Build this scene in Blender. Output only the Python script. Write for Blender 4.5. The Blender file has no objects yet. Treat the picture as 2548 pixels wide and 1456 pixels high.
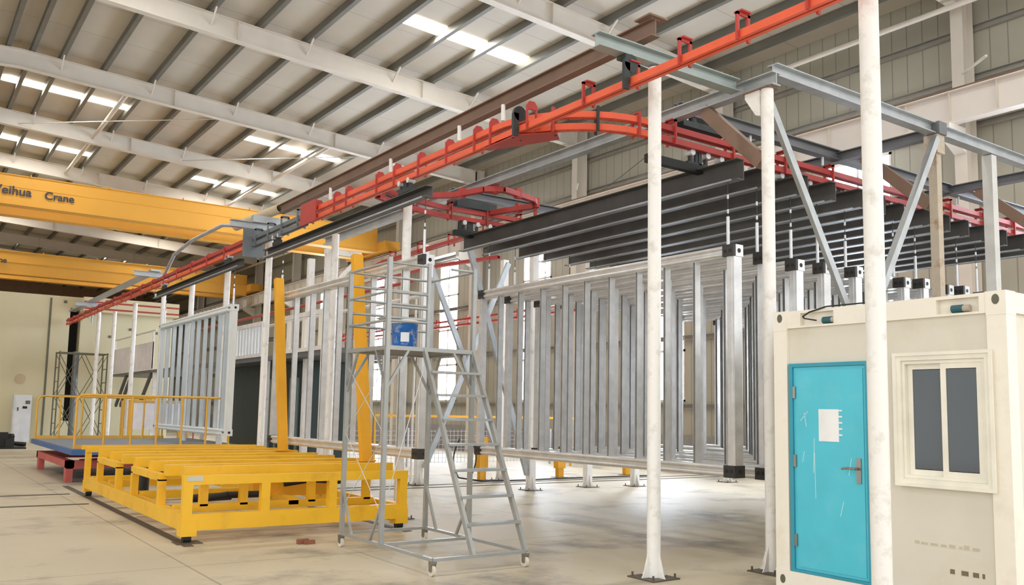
import bpy, bmesh, math, random
from mathutils import Vector, Matrix
random.seed(7)
S = bpy.context.scene
COL = S.collection
# ------------------------------------------------------------------ camera
FPX = 2191.1
yaw, pit, rol = (math.radians(a) for a in (35.035, 6.006, 1.106))
f0 = Vector((math.sin(yaw), math.cos(yaw), 0)); r0 = Vector((math.cos(yaw), -math.sin(yaw), 0)); u0 = Vector((0, 0, 1))
fw = f0*math.cos(pit) + u0*math.sin(pit); uv = -f0*math.sin(pit) + u0*math.cos(pit)
rr = r0*math.cos(rol) + uv*math.sin(rol); uu = -r0*math.sin(rol) + uv*math.cos(rol)
cd = bpy.data.cameras.new('camera'); cam = bpy.data.objects.new('camera', cd); COL.objects.link(cam)
m = Matrix.Identity(4)
for i, v in enumerate((rr, uu, -fw)):
    for j in range(3): m[j][i] = v[j]
m[0][3], m[1][3], m[2][3] = 0, 0, 1.75
cam.matrix_world = m
cd.sensor_width = 36; cd.lens = 36*FPX/2548; cd.shift_y = 67.4/2548; cd.clip_end = 300; cd.clip_start = .05
S.camera = cam
# ------------------------------------------------------------------ world, light, exposure
S.view_settings.view_transform = 'Standard'; S.view_settings.look = 'None'; S.view_settings.gamma = 1
S.view_settings.use_curve_mapping = False
S.view_settings.exposure = 0.0
w = bpy.data.worlds.new('sky'); S.world = w; w.use_nodes = True
bg = w.node_tree.nodes['Background']; bg.inputs[0].default_value = (.97, .985, 1, 1); bg.inputs[1].default_value = 2.0
SKYLIGHT_EMIT = 9.0
WINDOW_EMIT = 30.0
def area(name, loc, sx, sy, energy, color=(1, 1, 1), rot=(0, 0, 0)):
    l = bpy.data.lights.new(name, 'AREA'); l.shape = 'RECTANGLE'; l.size = sx; l.size_y = sy; l.energy = energy; l.color = color
    o = bpy.data.objects.new(name, l); o.location = loc; o.rotation_euler = rot; COL.objects.link(o); return o
# lamps added for daylight under the skylight strips; out-of-view rows are added for light (the strips themselves are built with the roof)
STRIPS = [(y0, y1, x0, x1) for y0, y1 in ((-7.0, -6.35), (7.7, 8.4), (21.98, 22.65), (36.5, 37.12), (44.7, 45.35), (59, 59.7), (73, 73.7)) for x0, x1 in ((2.5, 6.85), (11.65, 15.9), (-10.5, -6.25))]
for y0, y1, x0, x1 in STRIPS:
    xc = (x0+x1)/2; area('skylight_fill_lamp', (xc, (y0+y1)/2, 13.84-.055*(xc if xc > 2.7 else 5.4-xc)), x1-x0, y1-y0, 420 if y0 < 30 else (300 if y0 < 70 else 600), (1, .975, .93))

# ------------------------------------------------------------------ materials
def lin(c): return tuple((x/12.92 if x <= .04045 else ((x+.055)/1.055)**2.4) for x in (v/255 for v in c))
MATS = {}
def mat(name, rgb, rough=.6, metal=0, var=.08, scale=3.0, dirt=None, dirt_amt=.0, dirt_scale=2.0, bump=0):
    if name in MATS: return MATS[name]
    m = bpy.data.materials.new(name); m.use_nodes = True; nt = m.node_tree; N = nt.nodes; L = nt.links
    b = N['Principled BSDF']; b.inputs['Roughness'].default_value = rough; b.inputs['Metallic'].default_value = metal
    c = lin(rgb)
    tc = N.new('ShaderNodeTexCoord'); nz = N.new('ShaderNodeTexNoise'); nz.inputs['Scale'].default_value = scale; nz.inputs['Detail'].default_value = 4
    L.new(tc.outputs['Object'], nz.inputs['Vector'])
    mr = N.new('ShaderNodeMapRange'); mr.inputs[1].default_value = .3; mr.inputs[2].default_value = .7; mr.inputs[3].default_value = 1-var; mr.inputs[4].default_value = 1+var
    L.new(nz.outputs[0], mr.inputs[0])
    mx = N.new('ShaderNodeVectorMath'); mx.operation = 'SCALE'; mx.inputs[0].default_value = c; L.new(mr.outputs[0], mx.inputs['Scale'])
    last = mx.outputs[0]
    if dirt:
        n2 = N.new('ShaderNodeTexNoise'); n2.inputs['Scale'].default_value = dirt_scale; n2.inputs['Detail'].default_value = 8; n2.inputs['Roughness'].default_value = .65
        L.new(tc.outputs['Object'], n2.inputs['Vector'])
        r2 = N.new('ShaderNodeMapRange'); r2.inputs[1].default_value = .52; r2.inputs[2].default_value = .72; r2.inputs[3].default_value = 0; r2.inputs[4].default_value = dirt_amt
        L.new(n2.outputs[0], r2.inputs[0])
        mm = N.new('ShaderNodeMix'); mm.data_type = 'RGBA'; L.new(r2.outputs[0], mm.inputs[0]); L.new(last, mm.inputs[6]); mm.inputs[7].default_value = (*lin(dirt), 1)
        last = mm.outputs[2]
    L.new(last, b.inputs['Base Color'])
    if bump:
        bp = N.new('ShaderNodeBump'); bp.inputs['Strength'].default_value = bump; L.new(nz.outputs[0], bp.inputs['Height']); L.new(bp.outputs[0], b.inputs['Normal'])
    m['last'] = 1
    MATS[name] = m; return m
def add_lines(m, axis, period, width, dark=.6, offset=0):
    """thin darker seams every period metres along an axis"""
    nt = m.node_tree; N = nt.nodes; L = nt.links; b = N['Principled BSDF']; src = b.inputs['Base Color'].links[0].from_socket
    tc = N.new('ShaderNodeTexCoord'); sp = N.new('ShaderNodeSeparateXYZ'); L.new(tc.outputs['Object'], sp.inputs[0])
    ad = N.new('ShaderNodeMath'); ad.operation = 'ADD'; ad.inputs[1].default_value = offset+1000*period; L.new(sp.outputs[axis], ad.inputs[0])
    mo = N.new('ShaderNodeMath'); mo.operation = 'MODULO'; mo.inputs[1].default_value = period; L.new(ad.outputs[0], mo.inputs[0])
    lt = N.new('ShaderNodeMath'); lt.operation = 'LESS_THAN'; lt.inputs[1].default_value = width; L.new(mo.outputs[0], lt.inputs[0])
    mr = N.new('ShaderNodeMapRange'); mr.inputs[3].default_value = 1; mr.inputs[4].default_value = dark; L.new(lt.outputs[0], mr.inputs[0])
    v = N.new('ShaderNodeVectorMath'); v.operation = 'SCALE'; L.new(src, v.inputs[0]); L.new(mr.outputs[0], v.inputs['Scale'])
    L.new(v.outputs[0], b.inputs['Base Color'])
def emit(name, rgb, s):
    m = bpy.data.materials.new(name); m.use_nodes = True; N = m.node_tree.nodes
    b = N['Principled BSDF']; b.inputs['Base Color'].default_value = (*lin(rgb), 1); b.inputs['Emission Color'].default_value = (*lin(rgb), 1); b.inputs['Emission Strength'].default_value = s
    MATS[name] = m; return m
M_floor = mat('concrete_floor', (192, 180, 155), .55, 0, .09, .35, dirt=(92, 87, 82), dirt_amt=.9, dirt_scale=.6)
add_lines(M_floor, 0, 6.2, .025, .62, 3.4); add_lines(M_floor, 1, 5.9, .025, .62, 1.7)
M_roof = mat('roof_sheet', (200, 191, 176), .55, 0, .05, .6); add_lines(M_roof, 1, 2.4, .05, .8, .9)
M_wall = mat('wall_sheet', (172, 168, 152), .6, 0, .04, 1.0); add_lines(M_wall, 1, .43, .03, .62)
M_wallbase = mat('wall_base_masonry', (150, 148, 146), .9)
M_endwall = mat('end_wall_sheet', (160, 128, 102), .8); add_lines(M_endwall, 0, 1.0, .05, .8)
M_steelwhite = mat('building_steel_white', (216, 208, 196), .5, 0, .03, 2)
M_purlin = mat('purlin_galvanized', (116, 114, 106), .5, .3, .1, 1.5)
M_crane = mat('crane_yellow', (220, 160, 58), .5, 0, .04, .5)
M_letters = mat('crane_letters', (50, 52, 62), .6)
M_sky = emit('skylight_panel', (255, 252, 240), SKYLIGHT_EMIT)
M_win = emit('window_pane_daylight', (226, 238, 255), WINDOW_EMIT)
M_pole = mat('column_white_paint', (236, 233, 228), .5, 0, .03, 5, dirt=(150, 140, 118), dirt_amt=.45, dirt_scale=5)
M_rust = mat('column_rusty_paint', (186, 174, 156), .7, 0, .08, 4, dirt=(140, 95, 60), dirt_amt=.8, dirt_scale=4)
M_galv = mat('galvanized_frame', (222, 222, 221), .33, .65, .1, 6)
M_galvbeam = mat('galvanized_beam', (176, 180, 182), .4, .45, .12, 4)
M_dkbeam = mat('grey_beam', (112, 113, 116), .5, .25, .1, 3)
M_brown = mat('brown_primer_beam', (126, 102, 86), .65, .1, .12, 3)
M_track = mat('track_orange', (226, 92, 56), .45, 0, .08, 3)
M_trackred = mat('track_red', (174, 58, 52), .5, 0, .1, 3)
M_trackgrey = mat('track_grey', (120, 126, 130), .45, .4, .1, 3)
M_bar = mat('load_bar_dark', (84, 82, 80), .55, .15, .15, 3)
M_trol = mat('trolley_dark', (58, 62, 62), .5, .4, .2, 6)
M_black = mat('black_parts', (28, 28, 28), .6)
M_fit = mat('corner_fitting_dark', (62, 60, 58), .55, .3)
M_rod = mat('hanger_rod', (214, 216, 218), .35, .3)
M_white = mat('white_painted_frame', (222, 226, 226), .4, 0, .03, 3)
M_mezz = mat('mezzanine_board', (226, 222, 224), .6)
M_whitepipe = mat('white_pipe', (225, 220, 214), .5)
M_yellow = mat('cart_yellow', (236, 182, 34), .42, 0, .05, 2, dirt=(170, 110, 30), dirt_amt=.35, dirt_scale=2.5)
M_stan = mat('stanchion_yellow', (228, 164, 30), .45, 0, .05, 2)
M_rail = mat('railing_yellow', (222, 168, 62), .5)
M_blue = mat('lift_blue', (62, 100, 156), .5, 0, .1, 2)
M_deck = mat('lift_deck_plate', (120, 134, 150), .5, .2, .08, 3)
M_pink = mat('lift_red_base', (190, 92, 86), .6, 0, .12, 2)
M_alu = mat('ladder_steel', (168, 170, 169), .38, .45, .08, 6)
M_tyre = mat('caster_tyre', (214, 206, 190), .6)
M_bluepail = mat('pail_blue', (44, 110, 186), .4, 0, .1, 12, dirt=(225, 230, 232), dirt_amt=.8, dirt_scale=9)
M_cream = mat('container_cream', (238, 231, 217), .45, 0, .02, 3, dirt=(190, 172, 140), dirt_amt=.25, dirt_scale=3)
M_cwall = mat('container_wall', (218, 212, 197), .5, 0, .02, 2, dirt=(196, 184, 150), dirt_amt=.3, dirt_scale=1.5)
M_teal = mat('door_teal', (78, 192, 212), .38, 0, .05, 2.5, dirt=(130, 205, 216), dirt_amt=.3, dirt_scale=3)
M_tealdark = mat('door_frame_teal', (50, 150, 172), .45)
M_pvc = mat('window_plastic', (234, 229, 214), .35)
M_glass = mat('window_glass_dark', (74, 80, 84), .08, 0, .02)
M_paper = mat('paper_white', (236, 236, 236), .8)
M_handle = mat('door_handle_metal', (150, 145, 138), .3, .8)
M_socket = mat('socket_green', (40, 92, 100), .5)
M_booth = mat('booth_wall', (208, 200, 166), .6, 0, .02, .5); 
M_stripe = mat('booth_red_stripe', (168, 62, 44), .6)
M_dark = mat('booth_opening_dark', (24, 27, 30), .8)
M_cab = mat('cabinet_white', (214, 217, 222), .5)
M_scaf = mat('scaffold_steel', (104, 104, 88), .6, .3)
M_green = mat('oven_dark_green', (44, 58, 56), .6)
M_strip = mat('oven_strip_light', (120, 138, 136), .5)
M_mesh = mat('fence_wire', (190, 190, 196), .5, .3)
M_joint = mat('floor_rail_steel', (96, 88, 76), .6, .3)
M_brick = mat('broken_brick', (140, 86, 66), .9, 0, .2, 20)
M_concrete = mat('rubble', (150, 138, 122), .95, 0, .2, 8)

# ------------------------------------------------------------------ mesh helpers
class MB:
    def __init__(s): s.v = []; s.f = []; s.sm = []
    def add(s, vs, fs, smooth=False):
        b = len(s.v); s.v += [tuple(v) for v in vs]; s.f += [tuple(i+b for i in f) for f in fs]; s.sm += [smooth]*len(fs)
        return s
    def box(s, x0, x1, y0, y1, z0, z1):
        x0, x1 = min(x0, x1), max(x0, x1); y0, y1 = min(y0, y1), max(y0, y1); z0, z1 = min(z0, z1), max(z0, z1)
        vs = [(x, y, z) for z in (z0, z1) for y in (y0, y1) for x in (x0, x1)]
        return s.add(vs, [(0, 2, 3, 1), (4, 5, 7, 6), (0, 1, 5, 4), (2, 6, 7, 3), (0, 4, 6, 2), (1, 3, 7, 5)])
    def basis(s, p0, p1, up=(0, 0, 1)):
        d = (Vector(p1)-Vector(p0)).normalized(); u = Vector(up)
        if abs(d.dot(u)) > .98: u = Vector((0, 1, 0)) if abs(d.y) < .9 else Vector((1, 0, 0))
        sd = d.cross(u).normalized(); u = sd.cross(d).normalized(); return d, sd, u
    def prism(s, prof, p0, p1, up=(0, 0, 1), smooth=False, cap=True):
        """closed 2D profile (side, up) swept from p0 to p1"""
        d, sd, u = s.basis(p0, p1, up); n = len(prof); p0 = Vector(p0); p1 = Vector(p1)
        vs = [p0+sd*a+u*b for a, b in prof]+[p1+sd*a+u*b for a, b in prof]
        fs = [(i, (i+1) % n, (i+1) % n+n, i+n) for i in range(n)]
        s.add(vs, fs, smooth)
        if cap: s.add(vs, [tuple(range(n))[::-1], tuple(range(n, 2*n))])
        return s
    def bar(s, p0, p1, w, h, up=(0, 0, 1)):
        return s.prism([(-w/2, -h/2), (w/2, -h/2), (w/2, h/2), (-w/2, h/2)], p0, p1, up)
    def tube(s, p0, p1, r, n=12, up=(0, 0, 1), cap=True):
        return s.prism([(r*math.cos(2*math.pi*i/n), r*math.sin(2*math.pi*i/n)) for i in range(n)], p0, p1, up, True, cap)
    def pipe(s, p0, p1, r, ri, n=16):
        s.tube(p0, p1, r, n, cap=False); d, sd, u = s.basis(p0, p1)
        for P, q in ((Vector(p0), 0), (Vector(p1), 1)):
            ring = []
            for R in (r, ri): ring += [P+sd*R*math.cos(2*math.pi*i/n)+u*R*math.sin(2*math.pi*i/n) for i in range(n)]
            s.add(ring, [(i, (i+1) % n, (i+1) % n+n, i+n) for i in range(n)])
        return s.tube(p0, p1, ri, n, cap=False)
    def path(s, pts, r, n=8, closed=False):
        for a, b in zip(pts, pts[1:]): s.tube(a, b, r, n)
        return s
    def ibeam(s, p0, p1, w, h, t=.012, up=(0, 0, 1)):
        a, b = w/2, h/2
        return s.prism([(-a, -b), (a, -b), (a, -b+t), (t/2, -b+t), (t/2, b-t), (a, b-t), (a, b), (-a, b), (-a, b-t), (-t/2, b-t), (-t/2, -b+t), (-a, -b+t)], p0, p1, up)
    def cbeam(s, p0, p1, w, h, t=.006, flip=1, up=(0, 0, 1)):
        a, b = w/2*flip, h/2; t2 = t*flip
        pr = [(-a, -b), (a, -b), (a, -b+t), (-a+t2, -b+t), (-a+t2, b-t), (a, b-t), (a, b), (-a, b)]
        return s.prism(pr if flip > 0 else pr[::-1], p0, p1, up)
    def lathe(s, c, prof, n=20):
        """prof list of (r, z) about vertical axis at c"""
        k = len(prof); vs = []
        for r, z in prof: vs += [(c[0]+r*math.cos(2*math.pi*i/n), c[1]+r*math.sin(2*math.pi*i/n), c[2]+z) for i in range(n)]
        fs = [(j*n+i, j*n+(i+1) % n, (j+1)*n+(i+1) % n, (j+1)*n+i) for j in range(k-1) for i in range(n)]
        s.add(vs, fs, True)
        return s.add(vs, [tuple(range(n))[::-1], tuple(range((k-1)*n, k*n))])
    def build(s, name, m, parent=None, loc=None):
        if parent is not None:
            o0 = Vector((0, 0, 0)); p = parent
            while p is not None: o0 += p.location; p = p.parent
        elif loc is not None: o0 = Vector(loc)
        else:
            xs = [v[0] for v in s.v]; ys = [v[1] for v in s.v]; zs = [v[2] for v in s.v]
            o0 = Vector(((min(xs)+max(xs))/2, (min(ys)+max(ys))/2, min(zs)))
        me = bpy.data.meshes.new(name); me.from_pydata([tuple(Vector(v)-o0) for v in s.v], [], s.f)
        me.polygons.foreach_set('use_smooth', s.sm); me.update()
        bm = bmesh.new(); bm.from_mesh(me); bmesh.ops.recalc_face_normals(bm, faces=bm.faces); bm.to_mesh(me); bm.free()
        me.materials.append(m)
        o = bpy.data.objects.new(name, me); COL.objects.link(o)
        if parent is not None: o.parent = parent
        else: o.location = o0
        return o
USED = set()
def tag(o, label, cat, group=None, kind=None):
    if label in USED and not group: print('DUP LABEL', label)
    USED.add(label)
    o['label'] = label; o['category'] = cat
    if group: o['group'] = group
    if kind: o['kind'] = kind
    return o
def thing(name, loc, label, cat, group=None):
    o = bpy.data.objects.new(name, None); o.empty_display_size = .2; COL.objects.link(o); o.location = loc
    return tag(o, label, cat, group)
def struct(o): o['kind'] = 'structure'; return o
def dup(o, loc=None, label=None, parent=None):
    c = o.copy(); COL.objects.link(c)
    if parent is not None: c.parent = parent
    if loc is not None: c.location = loc
    if label is not None: c['label'] = label; USED.add(label)
    for ch in [x for x in o.children]: dup(ch, parent=c)
    return c
ORD = ['nearest', 'second', 'third', 'fourth', 'fifth', 'sixth', 'seventh', 'eighth', 'ninth', 'tenth', 'eleventh', 'twelfth', 'thirteenth', 'fourteenth', 'fifteenth', 'sixteenth', 'seventeenth', 'eighteenth']
def nth(i, tail): return (ORD[i]+' '+tail) if i else 'nearest '+tail

# ------------------------------------------------------------------ building shell
XW = 21.4; XL = -16.0; RIDGE = 2.7
def zr(x, z0): return z0-.055*x if x >= RIDGE else z0-.055*(2*RIDGE-x)
struct(MB().box(XL, XW+.3, -14, 95, -.2, 0).build('floor', M_floor, loc=(0, 0, 0)))
# roof sheet
def slope(mb, x0, x1, y0, y1, z0, th):
    a, b = zr(x0, z0), zr(x1, z0)
    vs = [(x0, y0, a), (x1, y0, b), (x1, y1, b), (x0, y1, a), (x0, y0, a+th), (x1, y0, b+th), (x1, y1, b+th), (x0, y1, a+th)]
    return mb.add(vs, [(3, 2, 1, 0), (4, 5, 6, 7), (0, 1, 5, 4), (2, 3, 7, 6), (1, 2, 6, 5), (3, 0, 4, 7)])
mb = MB(); slope(mb, XL, RIDGE, -9, 95, 13.92, .1); slope(mb, RIDGE, XW+.4, -9, 95, 13.92, .1)
roof = struct(mb.build('ceiling', M_roof, loc=(0, 0, 0)))
for x in [-14.6, -13.1, -11.6, -10.1, -8.6, -7.1, -5.6, -4.1, -2.6, -1.1, .35, 1.5, 2.35, 3.06, 3.95, 5.3, 6.9, 8.38, 9.88, 11.4, 12.9, 14.35, 15.95, 17.4, 18.9, 20.3]:
    z = zr(x, 13.92)
    mb = MB(); mb.cbeam((x, -8.8, z-.125), (x, 94, z-.125), .14, .24, .02, flip=1)
    mb.build('purlin', M_purlin, roof)
# skylight strips, with unseen rows added for their light
for y0, y1, x0, x1 in STRIPS:
    mb = MB(); slope(mb, x0, x1, y0, y1, 13.895, .02); mb.build('skylight', M_sky, roof)
RY = [3.4, 10.8, 18.4, 25.6, 32.8, 40.0, 47.2, 54.4, 61.6, 68.8, 76, 83.2]
for i, y in enumerate(RY):
    t = thing('roof_rafter', (12, y, 12.2), nth(i, 'white tapered steel rafter counted from the camera under the roof'), 'rafter', 'white roof rafters')
    mb = MB()
    # right half: web, flanges, deeper towards the wall
    for xa, xb, ta, tb in ((RIDGE, 20.9, .6, .62), (RIDGE, XL+.3, .6, .62)):
        za, zb = zr(xa, 13.66), zr(xb, 13.66)
        mb.add([(xa, y-.008, za-ta), (xb, y-.008, zb-tb), (xb, y-.008, zb), (xa, y-.008, za), (xa, y+.008, za-ta), (xb, y+.008, zb-tb), (xb, y+.008, zb), (xa, y+.008, za)],
               [(0, 1, 2, 3), (7, 6, 5, 4), (0, 4, 5, 1), (1, 5, 6, 2), (2, 6, 7, 3), (3, 7, 4, 0)])
        for d, q in ((ta, tb), (0, 0)):
            mb.add([(xa, y-.13, za-d), (xb, y-.13, zb-q), (xb, y+.13, zb-q), (xa, y+.13, za-d), (xa, y-.13, za-d-.02), (xb, y-.13, zb-q-.02), (xb, y+.13, zb-q-.02), (xa, y+.13, za-d-.02)],
                   [(0, 1, 2, 3), (7, 6, 5, 4), (0, 4, 5, 1), (1, 5, 6, 2), (2, 6, 7, 3), (3, 7, 4, 0)])
    mb.build('girder_web', M_steelwhite, t)
    for x in (7.7, 14.0):
        MB().box(x-.01, x+.01, y-.12, y+.12, zr(x, 13.66)-.58, zr(x, 13.66)-.01).build('stiffener', M_steelwhite, t)
    if 2 <= i <= 6:
        for x in (3.95, 6.9, 9.88, 12.9, 15.95, 18.9):
            z = zr(x, 13.66)
            for sg in ((-1,) if i < 6 else (-1,)):
                MB().bar((x, y+sg*.02, z-.35), (x, y+sg*.55, z+.04), .05, .05).build('fly_brace', M_steelwhite, t)
# wall on the right with tall window strips
WY = [(6.3, 7.9), (13.0, 15.0), (20.5, 22.1), (27.8, 29.7), (34.9, 36.6), (42.2, 43.9), (49.5, 51.2)]
WZ0, WZ1 = 2.2, 8.87
WALL0 = 3.0
mb = MB(); ys = [WALL0]+[v for p in WY for v in p]+[95]
for a, b in zip(ys[::2], ys[1::2]): mb.box(XW, XW+.12, a, b, 1.1, 13.2)
for a, b in WY: mb.box(XW, XW+.12, a, b, 1.1, WZ0); mb.box(XW, XW+.12, a, b, WZ1, 13.2)
wall = struct(mb.build('wall_right', M_wall, loc=(0, 0, 0)))
MB().box(XW-.05, XW+.2, WALL0, 95, 0, 1.1).build('masonry_base', M_wallbase, wall)
M_girt = mat('girt_grey', (160, 156, 146), .5, .1)
for z in (2.05, 4.3, 6.5, 9.0, 10.2, 11.45):
    MB().cbeam((XW-.07, WALL0, z), (XW-.07, 94, z), .12, .16, .015, flip=-1).build('girt', M_girt, wall)
for i, (a, b) in enumerate(WY):
    mb = MB(); mb.box(XW-.03, XW+.05, a, a+.06, WZ0, WZ1).box(XW-.03, XW+.05, b-.06, b, WZ0, WZ1).box(XW-.03, XW+.05, (a+b)/2-.04, (a+b)/2+.04, WZ0, WZ1)
    for z in (WZ0+.03, 3.9, 5.55, 7.2, WZ1-.03): mb.box(XW-.03, XW+.05, a, b, z-.04, z+.04)
    wdw = struct(mb.build('window_%d' % (i+1), M_steelwhite, loc=(XW, (a+b)/2, WZ0)))
    MB().box(XW+.055, XW+.07, a, b, WZ0, WZ1).build('window_pane', M_win, wdw)
# end wall far away and unseen left wall, added on the far half to darken it
struct(MB().box(XL, XW+.12, 95, 95.2, 0, 14).build('wall_back', M_endwall, loc=(0, 0, 0)))
struct(MB().box(XL-.2, XL, 26, 95, 0, 13).build('added_unseen_wall_left', M_endwall, loc=(0, 0, 0)))
# wall columns
KX0, KX1 = 20.72, 21.2
for i, y in enumerate(RY[:11]):
    t = thing('wall_column', (21, y, 0), nth(i, 'white H-section column counted from the camera along the panelled wall'), 'column', 'white wall columns')
    mb = MB(); mb.ibeam((20.98, y, 0), (20.98, y, 12.6), .3, .5, .016, up=(1, 0, 0)); mb.build('shaft', M_steelwhite, t)
    mb = MB()
    mb.prism([(-.12, 0), (.12, 0), (.12, .45), (-.12, .45)], (20.75, y, 8.35), (19.95, y, 8.55)) if False else None
    vs = [(20.74, 8.15), (20.74, 8.78), (19.98, 8.78), (19.98, 8.55)]
    mb.add([(x, y-.14, z) for x, z in vs]+[(x, y+.14, z) for x, z in vs], [(0, 1, 2, 3), (7, 6, 5, 4), (0, 4, 5, 1), (1, 5, 6, 2), (2, 6, 7, 3), (3, 7, 4, 0)])
    mb.build('corbel', M_steelwhite, t)
    if i < 4: MB().bar((20.75, y-.1, 10.15), (20.1, y-1.0, 10.15), .05, .05).build('tie_bar', M_steelwhite, t)
# crane runway girder
t = thing('crane_runway', (20.2, 20, 8.8), 'long white crane runway girder with upright stiffeners along the panelled wall', 'girder')
mb = MB(); mb.box(20.19, 20.21, -10, 90, 8.82, 9.52).box(20.03, 20.37, -10, 90, 9.52, 9.545).box(20.05, 20.35, -10, 90, 8.78, 8.82); mb.build('girder', mat('runway_white', (226, 218, 210), .5, 0, .02, 2), t)
MB().box(20.16, 20.24, -10, 90, 9.545, 9.64).build('crane_rail', M_brown, t)
o = MB().box(20.08, 20.19, 3, 3.014, 8.82, 9.52).build('stiffener', M_steelwhite, t)
for k in range(1, 78):
    c = o.copy(); COL.objects.link(c); c.location = (0, 1.1*k, 0)
# eave tube and wall rods
tag(MB().tube((20.3, -9, 11.72), (20.3, 90, 11.72), .07, 10).build('eave_tube', M_steelwhite), 'long white eave tube high under the roof along the right wall', 'tube')
for i, (y0, y1) in enumerate(((3.4, 10.8), (18.4, 25.6))):
    tag(MB().tube((21.1, y0+.3, 11.9), (21.1, y1-.3, 9.7), .014, 6).build('brace_rod', M_dkbeam), ('near' if i == 0 else 'far')+' thin diagonal brace rod across the upper wall panels', 'rod')
for i, (xa, ya, xb, yb) in enumerate(((3.4, 40, 9.9, 32.8), (9.9, 40, 16.0, 32.8))):
    tag(MB().tube((xa, ya, zr(xa, 13.2)), (xb, yb, zr(xb, 13.2)), .02, 6).build('roof_brace_rod', M_steelwhite), ('left' if i == 0 else 'right')+' thin white rod crossing the roof bay above the yellow crane', 'rod')
for i, (y0, y1) in enumerate(((32.9, 40.0), (40.1, 47.1))):
    tag(MB().tube((14.1-i*.1, y0, zr(14.1, 13.3)), (14.1, y1, zr(14.1, 13.3)), .085, 10).build('strut_tube', M_steelwhite), ('nearer' if i == 0 else 'farther')+' white tie tube between two roof rafters beside a skylight', 'tube')
    tag(MB().tube((6.2, y0, zr(6.2, 13.3)), (6.2, y1, zr(6.2, 13.3)), .085, 10).build('strut_tube', M_steelwhite), ('nearer' if i == 0 else 'farther')+' white tie tube between roof rafters at the upper left', 'tube')

# ------------------------------------------------------------------ overhead cranes
def text_mesh(body, size, name, parent, x, y, z, m, bold=.009):
    c = bpy.data.curves.new(name, 'FONT'); c.body = body; c.size = size; c.extrude = .004; c.offset = bold
    o = bpy.data.objects.new(name, c); COL.objects.link(o); bpy.context.view_layer.update()
    me = bpy.data.meshes.new_from_object(o.evaluated_get(bpy.context.evaluated_depsgraph_get())); bpy.data.objects.remove(o)
    me.transform(Matrix.Rotation(math.pi/2, 4, 'X')); me.materials.clear(); me.materials.append(m)
    q = bpy.data.objects.new(name, me); COL.objects.link(q); q.parent = parent
    q.location = Vector((x, y, z))-parent.location
    return q
for i, (y, z0, z1) in enumerate(((40.0, 9.66, 10.86), (60.0, 9.4, 10.78))):
    t = thing('bridge_crane', (3, y+1, z0), ('nearer' if i == 0 else 'farther')+' yellow double girder overhead crane spanning under the roof', 'crane')
    for k, yy in enumerate((y, y+2.3)):
        mb = MB(); mb.box(XL+1, 19.6, yy, yy+.5, z0+.04, z1).box(XL+1, 19.6, yy-.05, yy+.55, z0, z0+.04).box(XL+1, 19.6, yy-.05, yy+.55, z1, z1+.03)
        mb.box(XL+1, 19.6, yy-.02, yy, z0+.72, z0+.76)
        for x in range(-14, 20, 3): mb.box(x, x+.03, yy-.1, yy, z1-.02, z1+.1)
        mb.build('girder', M_crane, t)
    mb = MB(); mb.box(19.6, 20.45, y-.9, y+3.7, 9.68, 10.15).build('end_carriage', M_crane, t)
    text_mesh('Weihua', .50, 'lettering_first_word', t, 2.50, y-.06, 10.06-(0 if i == 0 else .03), M_letters)
    text_mesh('Crane', .44, 'lettering_second_word', t, 4.55 if i == 0 else 4.0, y-.06, 10.05, M_letters)

# ------------------------------------------------------------------ paint booth far left, cabinet, scaffold
YB = 45.3
t = thing('paint_booth', (3, YB, 0), 'large cream panelled booth with a tall dark slot at the far left', 'booth')
mb = MB(); mb.box(XL+1, 6.59, YB, YB+12, 0, 6.72).box(7.05, 11.2, YB, YB+12, 0, 6.72).box(6.59, 7.05, YB, YB+12, 0, .95).box(6.59, 7.05, YB, YB+12, 6.2, 6.72); mb.build('wall_panels', M_booth, t)
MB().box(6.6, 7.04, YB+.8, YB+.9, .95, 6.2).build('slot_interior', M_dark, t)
MB().box(5.72, 5.8, YB-.03, YB, 0, 6.6).build('panel_joint', M_scaf, t)
mb = MB(); mb.box(7.0, 11.25, YB-.9, YB, 6.02, 6.68); mb.build('canopy', M_booth, t)
for z in (6.12, 6.42): MB().box(7.0, 11.26, YB-.92, YB-.9, z, z+.08).build('red_stripe', M_stripe, t)
mb = MB(); mb.tube((4.74, YB-.05, 2.83), (4.74, YB, 2.83), .22, 20); mb.build('round_vent', mat('vent_tan', (190, 170, 140), .7), t)
for x, z in ((9.2, 5.3), (8.3, 4.9), (10.4, 5.2), (6.3, 6.4)): MB().box(x, x+.12, YB-.04, YB, z, z+.12).build('wall_fitting', M_scaf, t)
t = thing('electric_cabinet', (4.9, 44.4, 0), 'white upright electric cabinet in front of the cream booth', 'cabinet')
MB().box(4.45, 5.15, 44.2, 44.8, .0, 2.1).build('body', M_cab, t)
MB().box(4.5, 5.1, 44.17, 44.2, .06, 2.04).build('door', M_cab, t)
MB().box(4.9, 5.08, 44.15, 44.17, 1.7, 1.85).build('display', M_scaf, t)
MB().box(4.8, 4.98, 44.15, 44.17, 1.5, 1.6).build('label_plate', M_black, t)
MB().box(4.6, 4.64, 44.13, 44.17, 1.4, 1.55).build('door_handle', M_black, t)
t = thing('scaffold_tower', (6.9, 43, 0), 'grey cross-braced scaffold tower in front of the dark booth slot', 'scaffold')
X0, X1, Y0, Y1 = 5.85, 7.75, 42.2, 43.2
for x, y in ((X0, Y0), (X1, Y0), (X0, Y1), (X1, Y1)): MB().tube((x, y, 0), (x, y, 4.0), .03, 8).build('upright', M_scaf, t)
mb = MB()
for z in (.3, 2.1, 3.95):
    for a, b in (((X0, Y0), (X1, Y0)), ((X0, Y1), (X1, Y1)), ((X0, Y0), (X0, Y1)), ((X1, Y0), (X1, Y1))): mb.tube((*a, z), (*b, z), .025, 8)
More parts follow.
